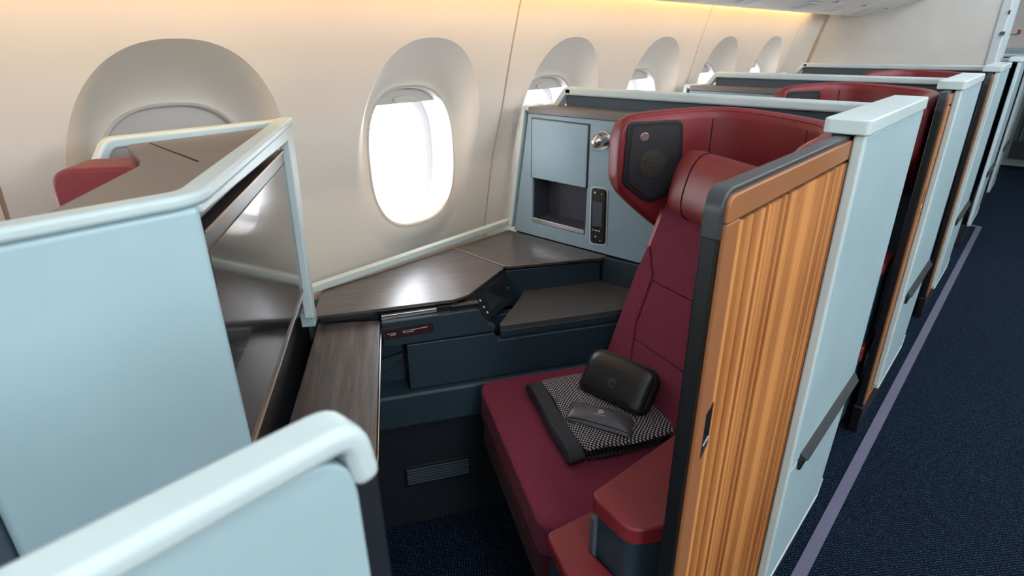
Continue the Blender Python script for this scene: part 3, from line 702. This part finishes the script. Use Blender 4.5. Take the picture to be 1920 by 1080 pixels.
LP.plate('sloped_shelf', [(-.40, .46), (-.30, .46), (-.19, .53), (-.19, .545), (-.40, .50)], -.088, -.05, 'console', co, .002)
LP.plate('floor_box', [(-.44, .0), (.50, .0), (.50, .355), (-.44, .355)], -.12, -.012, 'base_dark', co, .003)
vt = LP.plate('air_vent', [(-.220, .142), (-.030, .142), (-.030, .206), (-.220, .206)], -.012, -.008, 'black', co, .001)
for i in range(6):
    z = .149+.0092*i; LP.plate('vent_slat', [(-.212, z), (-.036, z), (-.036, z+.0032), (-.212, z+.0032)], -.008, -.004, 'slate', vt, 0)
AISLE(-1.336).bar('wall_trim', [(.60, .692), (1.455, .700)], .020, 0, .022, 'cap', co, .003)

# tv shell in front of the suite
tv = root('tv_shell', (-.95, .3, 0), 'pale blue shell with grey ledge top that frames the wide dark screen', 'partition')
TO = Vector((-1.18, .616, 0)); TX = Vector((.803, -.596, 0)); TN = Vector((.596, .803, 0))
T = Pl(TO, TX, (0, 0, 1), TN)
T.plate('screen_frame', [(-.03, 1.138), (.050, .722), (.086, .728), (.046, 1.113), (.650, 1.128), (.652, 1.138)], -.02, 0, 'cap', tv, .003)  # paler cap paint here puts the window light into the frame's colour
T.plate('lower_recess', [(-.06, .05), (.655, .05), (.655, .79), (.083, .79), (.06, .72), (-.06, .69)], -.056, -.04, 'black', tv, .002)
T.plate('screen_niche', [(.03, .68), (.66, .68), (.655, 1.13), (.03, 1.13)], -.075, -.06, 'void', tv, 0)
AISLE(-.668).plate('aisle_face', [(-.016, .05), (.224, .05), (.224, 1.138), (-.016, 1.138)], 0, .016, 'shell', tv, .010, seg=4)
AISLE(-.70).plate('inner_side', [(-.40, .05), (-.0155, .05), (-.0155, 1.138), (-.40, 1.138)], 0, .036, 'slate', tv, .004)
Z.bar('rim_cap', [(-.648, -.40), (-.648, .228), (-1.190, .630)], .032, 1.138, 1.153, 'cap', tv, .006, side=1, r=[0, .06, 0], seg=4)
AISLE(-1.192).bar('rim_cap', [(.598, 1.1528), (.276, 1.1528), (.252, 1.115), (.246, .95)], .019, 0, .031, 'cap', tv, .006, side=1, r=[0, .03, .02, 0], seg=4)
Z.plate('ledge_top', rpoly([(-.662, .055), (-.662, .215), (-1.162, .590), (-1.148, .30), (-.975, .268), (-.930, .252)], [0, .05, .004, .02, .04, .01], 6), 1.115, 1.141, 'grey_top', tv, .003)
ext('ledge_seam', [(-1.135, .334, 1.1405), (-1.130, .3315, 1.1405), (-.895, .317, 1.1405), (-.898, .321, 1.1405)], (0, 0, .0012), 'void', tv, 0)
Z.plate('shell_body', [(-.69, .06), (-.69, .19), (-1.16, .53), (-1.15, .32), (-.95, .25)], .03, 1.114, 'base_dark', tv, .002)
ext('foot_stile', [TO+TX*.04+Vector((0, 0, .704)), TO+TX*.078+Vector((0, 0, .704)), TO+TX*.076+Vector((0, 0, .735)), TO+TX*.04+Vector((0, 0, .735))], -TN*.03, 'shell', tv, .002)

tvs = root('television', TO + TX*.35 + Vector((0, 0, .8)), 'wide dark television screen angled towards the seat', 'television')
T.plate('casing', [(.062, 1.098), (.093, .793), (.646, .797), (.632, 1.102)], -.045, -.012, 'bezel_tv', tvs, .003)
T.plate('screen', [(.071, 1.073), (.097, .812), (.640, .815), (.628, 1.077)], -.012, -.0105, 'screen', tvs, .0005)
T.plate('top_edge', [(.062, 1.099), (.063, 1.0945), (.632, 1.0985), (.632, 1.103)], -.012, -.009, 'bronze', tvs, .0005)
T.plate('lower_edge', [(.088, .800), (.088, .796), (.646, .799), (.646, .803)], -.012, -.009, 'steel', tvs, .0005)

tt = root('tray_table', (-.95, .5, .65), 'dark walnut tray table pulled out below the screen', 'table')
tp_ = [(-1.205, .622), (-1.102, .731), (-.683, .417), (-.795, .300)]
Z.plate('table_top', rpoly(tp_, [.004, .012, .02, .004], 5), .647, .664, 'table', tt, .003)
Z.plate('metal_edge', rpoly([(-1.20, .62), (-1.1, .7325), (-.681, .417), (-.79, .300)], [.004, .012, .02, .004], 5), .642, .6465, 'steel', tt, .001)
Z.plate('second_leaf', rpoly([(-1.18, .62), (-1.1, .720), (-.676, .402), (-.78, .300)], [.004, .012, .03, .004], 5), .628, .6405, 'table', tt, .003)

# aisle wall of the row in front, close to the viewer
fw = root('aisle_partition', (-.195, -.2, 0), 'pale blue aisle partition with a rounded cap in the near foreground', 'partition')
FP = AISLE(-.268)
FP.bar('rounded_cap', [(-.55, 1.108), (.142, 1.108), (.149, 1.064)], .017, 0, .031, 'cap', fw, .007, side=-1, r=[0, .045, 0], seg=4)
FP.plate('side_panel', rpoly([(-.55, .05), (.142, .05), (.133, 1.0925), (-.55, 1.0925)], [0, 0, .034, 0], 6), .005, .0275, 'shell', fw, .003)
FP.plate('door_slot', [(.132, .05), (.164, .05), (.148, 1.066), (.132, 1.066)], .003, .0245, 'base_dark', fw, .001)

# seat of the row in front: only a corner of its head wing clears the ledge
s0 = root('front_seat', (-1.05, .2, 0), 'rust red head wing of the seat in front rising behind the grey ledge', 'seat')
wd = Vector((.62, .785, 0)); wn = Vector((-.785, .62, 0)); wp = Pl((-1.064, .168, 0), wd, (0, 0, 1), -wn)
wp.plate('head_wing', rpoly([(0.0, .75), (.135, .75), (.135, 1.131), (0.0, 1.131)], [.01, .01, .035, .035], 8), -.085, 0, 'leather', s0, .014, seg=5)
tube('stitched_seam', [wp(p, -.003) for p in rpoly([(0.008, .80), (.008, 1.121), (.127, 1.121), (.127, .80)], [0, .03, .03, 0], 6)], .0014, 'fabric_dark', s0, 6)
box('seat_back', (-1.12, -.05, .0), (-.98, .1, .9), 'leather', s0, .03)

# handset docked in the cabinet face
rc = root('remote_handset', (-.937, 1.43, .8), 'slim black remote handset docked in the cabinet face', 'remote')
C = CROSS(1.43)
C.ring('dock_rim', rpoly([(-.9705, .894), (-.909, .897), (-.903, .718), (-.966, .712)], .014, 5), rpoly([(-.9665, .890), (-.913, .893), (-.907, .722), (-.962, .717)], .012, 5), 0, .0022, 'cap', rc, .0008)
hb = C.plate('handset_body', [(-.9655, .889), (-.914, .892), (-.908, .723), (-.961, .718)], -.006, .006, 'black', rc, .003, r=.012)
C.plate('handset_screen', [(-.958, .852), (-.922, .853), (-.920, .776), (-.955, .774)], .006, .0068, 'lcd', rc, .0004)
C.plate('handset_face', [(-.9585, .869), (-.921, .870), (-.9215, .856), (-.958, .855)], .006, .0066, 'spk_frame', rc, .0004)
for x, z, k in ((-.951, .878, .0035), (-.927, .876, .002), (-.952, .763, .0022), (-.943, .7625, .0022), (-.937, .7625, .0022), (-.929, .763, .0025), (-.941, .743, .0028), (-.924, .733, .002)):
    C.disc('button', (x, z), k, .006, .0072, 'print', rc, 10, .0003)

# ------------------------------------------------------------------ comfort items on the seat
bl = root('folded_blanket', L(0, .23, .48), 'folded black and white dotted blanket with a plain dark border', 'blanket', rz=SR)
BX0, BX1, BY0, BY1 = -.172, .118, .098, .365
def fold(name, x0, x1, y0, y1, z, th, mat, wob, edge=.006):
    nx, ny = 14, 12; V, F = [], []
    for s in (0, 1):
        for j in range(ny+1):
            for i in range(nx+1):
                x = x0+(x1-x0)*i/nx; y = y0+(y1-y0)*j/ny
                dx = .004*math.sin(y*40+wob) if i == nx else 0
                e = min(i, nx-i, j, ny-j); dz = (.0 if e else -.25*th if s else .25*th)
                V.append(L(x+dx, y+.003*math.sin(x*30+wob)*(1 if j in (0, ny) else 0), z + th*s + dz + .0012*math.sin(x*55+wob)*math.sin(y*47+wob)))
    n = (nx+1)*(ny+1); q = lambda i, j, s: s*n+j*(nx+1)+i
    for j in range(ny):
        for i in range(nx):
            F += [[q(i, j, 0), q(i, j+1, 0), q(i+1, j+1, 0), q(i+1, j, 0)], [q(i, j, 1), q(i+1, j, 1), q(i+1, j+1, 1), q(i, j+1, 1)]]
    for i in range(nx): F += [[q(i, 0, 0), q(i+1, 0, 0), q(i+1, 0, 1), q(i, 0, 1)], [q(i, ny, 0), q(i, ny, 1), q(i+1, ny, 1), q(i+1, ny, 0)]]
    for j in range(ny): F += [[q(0, j, 0), q(0, j, 1), q(0, j+1, 1), q(0, j+1, 0)], [q(nx, j, 0), q(nx, j+1, 0), q(nx, j+1, 1), q(nx, j, 1)]]
    return mk(name, V, F, mat, bl, smooth=True, angle=80, sub=1)
fold('fold', BX0+.006, BX1-.004, BY0+.006, BY1, .4815, .011, 'blanket_side', 0)
fold('fold', BX0+.003, BX1-.010, BY0+.003, BY1-.003, .4935, .011, 'blanket_side', 2)
fold('fold', BX0, BX1, BY0+.032, BY1, .5055, .013, 'blanket', 4)
fold('border', BX0-.002, BX1+.003, BY0-.006, BY0+.033, .482, .037, 'band', 4.4)

kit = root('amenity_pouch', (-.59, 1.0, .525), 'plump black leather amenity pouch with zip leaning on the backrest', 'pouch')
e = Vector((.999, -.032, 0)); nh = Vector((.032, .999, 0)); an = math.radians(56)
hv = nh*math.cos(an) + Vector((0, 0, 1))*math.sin(an); fn = e.cross(hv)         # front face normal
KP = Pl(Vector((-.682, .981, .528)), e, hv, fn)
def pouch_ring(w0, h0, ins, d, r):
    return [KP(p, d) for p in rpoly([(ins, ins*.6), (w0-ins, ins*.6), (w0-ins, h0-ins), (ins, h0-ins)], [r*.45, r*.45, r, r], 7)]
rings = [pouch_ring(.178, .108, i, d, .034) for i, d in ((.03, .0045), (.016, .003), (.006, -.002), (.001, -.009), (0, -.018), (.0, -.034), (.001, -.044), (.006, -.050), (.02, -.053))]
kb = loft('pouch_body', rings, 'kit', kit, angle=80)
zr = [KP(p, -.021) for p in rpoly([(-.001, .02), (-.001, .109), (.179, .109), (.179, .02)], [0, .034, .034, 0], 7)]
tube('zip', zr, .0022, 'black', kit, 6)
zr2 = [KP(p, -.011) for p in rpoly([(.0, .008), (.0, .1075), (.178, .1075), (.178, .008), (.0, .0)], [0, .034, .034, .012, .012], 7)]
tube('piping', zr2, .0013, 'black', kit, 6)
emb = [KP((.086+.0085*math.cos(2*PI*i/24), .046+.0085*math.sin(2*PI*i/24)), .0048) for i in range(25)]
tube('emblem_ring', emb, .0007, 'kit2', kit, 5)
tube('emblem_mark', [KP((.083+.003*math.cos(.6+5*i/14), .047+.003*math.sin(.6+5*i/14)), .005) for i in range(15)], .0006, 'kit2', kit, 5)
tube('emblem_mark', [KP((.0895+.0028*math.cos(2*PI*i/12), .048+.0028*math.sin(2*PI*i/12)), .005) for i in range(13)], .0006, 'kit2', kit, 5)
tube('emblem_line', [KP((.086+.0125*math.cos(t), .0455+.0125*math.sin(t)), .0048) for t in [math.radians(205+ i*13) for i in range(11)]], .0006, 'kit2', kit, 5)

em = root('eye_mask_case', (-.57, .92, .525), 'flat dark grey zip case with a white mark lying on the blanket', 'case')
a, b, c, d = [Vector(v) for v in ((-.629, .868, .521), (-.657, .932, .521), (-.511, .976, .521), (-.487, .908, .521))]
def em_pt(u, v): return a*(1-u)*(1-v) + d*u*(1-v) + b*(1-u)*v + c*u*v
def em_top(u, v): 
    h = .019*(max(0, 1-abs(2*u-1)**3.2)**.6)*(max(0, 1-abs(2*v-1)**2.4)**.7) + .0012*math.sin(u*9+v*4)*(1-abs(2*v-1))
    return em_pt(u, v) + Vector((0, 0, .001 + h))
V, F = [], []; nx, ny = 28, 14
for s in (0, 1):
    for j in range(ny+1):
        for i in range(nx+1):
            p = em_top(i/nx, j/ny) if s else em_pt(i/nx, j/ny); V.append(p)
n = (nx+1)*(ny+1)
for j in range(ny):
    for i in range(nx):
        q = j*(nx+1)+i; F += [[q, q+1, q+nx+2, q+nx+1], [n+q, n+q+nx+1, n+q+nx+2, n+q+1]]
for i in range(nx): F += [[i, n+i, n+i+1, i+1], [ny*(nx+1)+i, ny*(nx+1)+i+1, n+ny*(nx+1)+i+1, n+ny*(nx+1)+i]]
for j in range(ny): q = j*(nx+1); F += [[q, q+nx+1, n+q+nx+1, n+q], [q+nx, n+q+nx, n+q+2*nx+1, q+2*nx+1]]
mk('case_body', V, F, 'kit2', em, angle=80)
up = Vector((0, 0, .0009))
tube('zip', [em_top(.03+.94*i/20, .06)+up for i in range(21)], .0014, 'black', em, 6)
tube('zip_pull', [c + Vector((-.004, -.012, .006)), c + Vector((.006, -.016, .004)), c + Vector((.010, -.024, .001))], .0014, 'steel', em, 6)
# white mark: a ring that runs into a small hooked tail, a line of tiny print below
tube('mark', [em_top(.49+.018*math.cos(t), .47+.075*math.sin(t))+up for t in [.5+ 5.4*i/20 for i in range(21)]], .0008, 'print', em, 5)
tube('mark', [em_top(u, v)+up for u, v in ((.505, .43), (.512, .54), (.528, .53), (.545, .46), (.53, .41), (.512, .42))], .0008, 'print', em, 5)
for i in range(12):
    u0 = .405+.016*i; tube('mark_print', [em_top(u0, .325)+up, em_top(u0+.010, .325)+up], .0005, 'print', em, 5)

# ------------------------------------------------------------------ rows behind: copies of the suite
index_children()
for row, ab, dy, slide in ((1, 'second row back', PITCH, .40), (2, 'third row back', PITCH*2+.08, .45)):
    d = (0, dy, 0)
    copy_tree(shell, d, 'pale blue suite shell with an open timber door tucked in, %s' % ab)
    copy_tree(door, (0, dy + slide, 0), 'tambour door slid back into its shell, only its edge showing, %s' % ab)
    copy_tree(seat, d, 'empty burgundy suite seat with padded head wing, %s' % ab)
    copy_tree(arm, d, 'red aisle armrest glimpsed in the gap between shells, %s' % ab)
    copy_tree(cab, d, 'storage cabinet with only its grey shelf top showing, %s' % ab)
copy_tree(shell, (0, PITCH*3+.35, 0), 'pale blue suite shell just past the cream closet panel, fourth row back')
copy_tree(shell, (0, PITCH*4+.45, 0), 'farthest pale blue suite shell near the galley curtain, fifth row back')
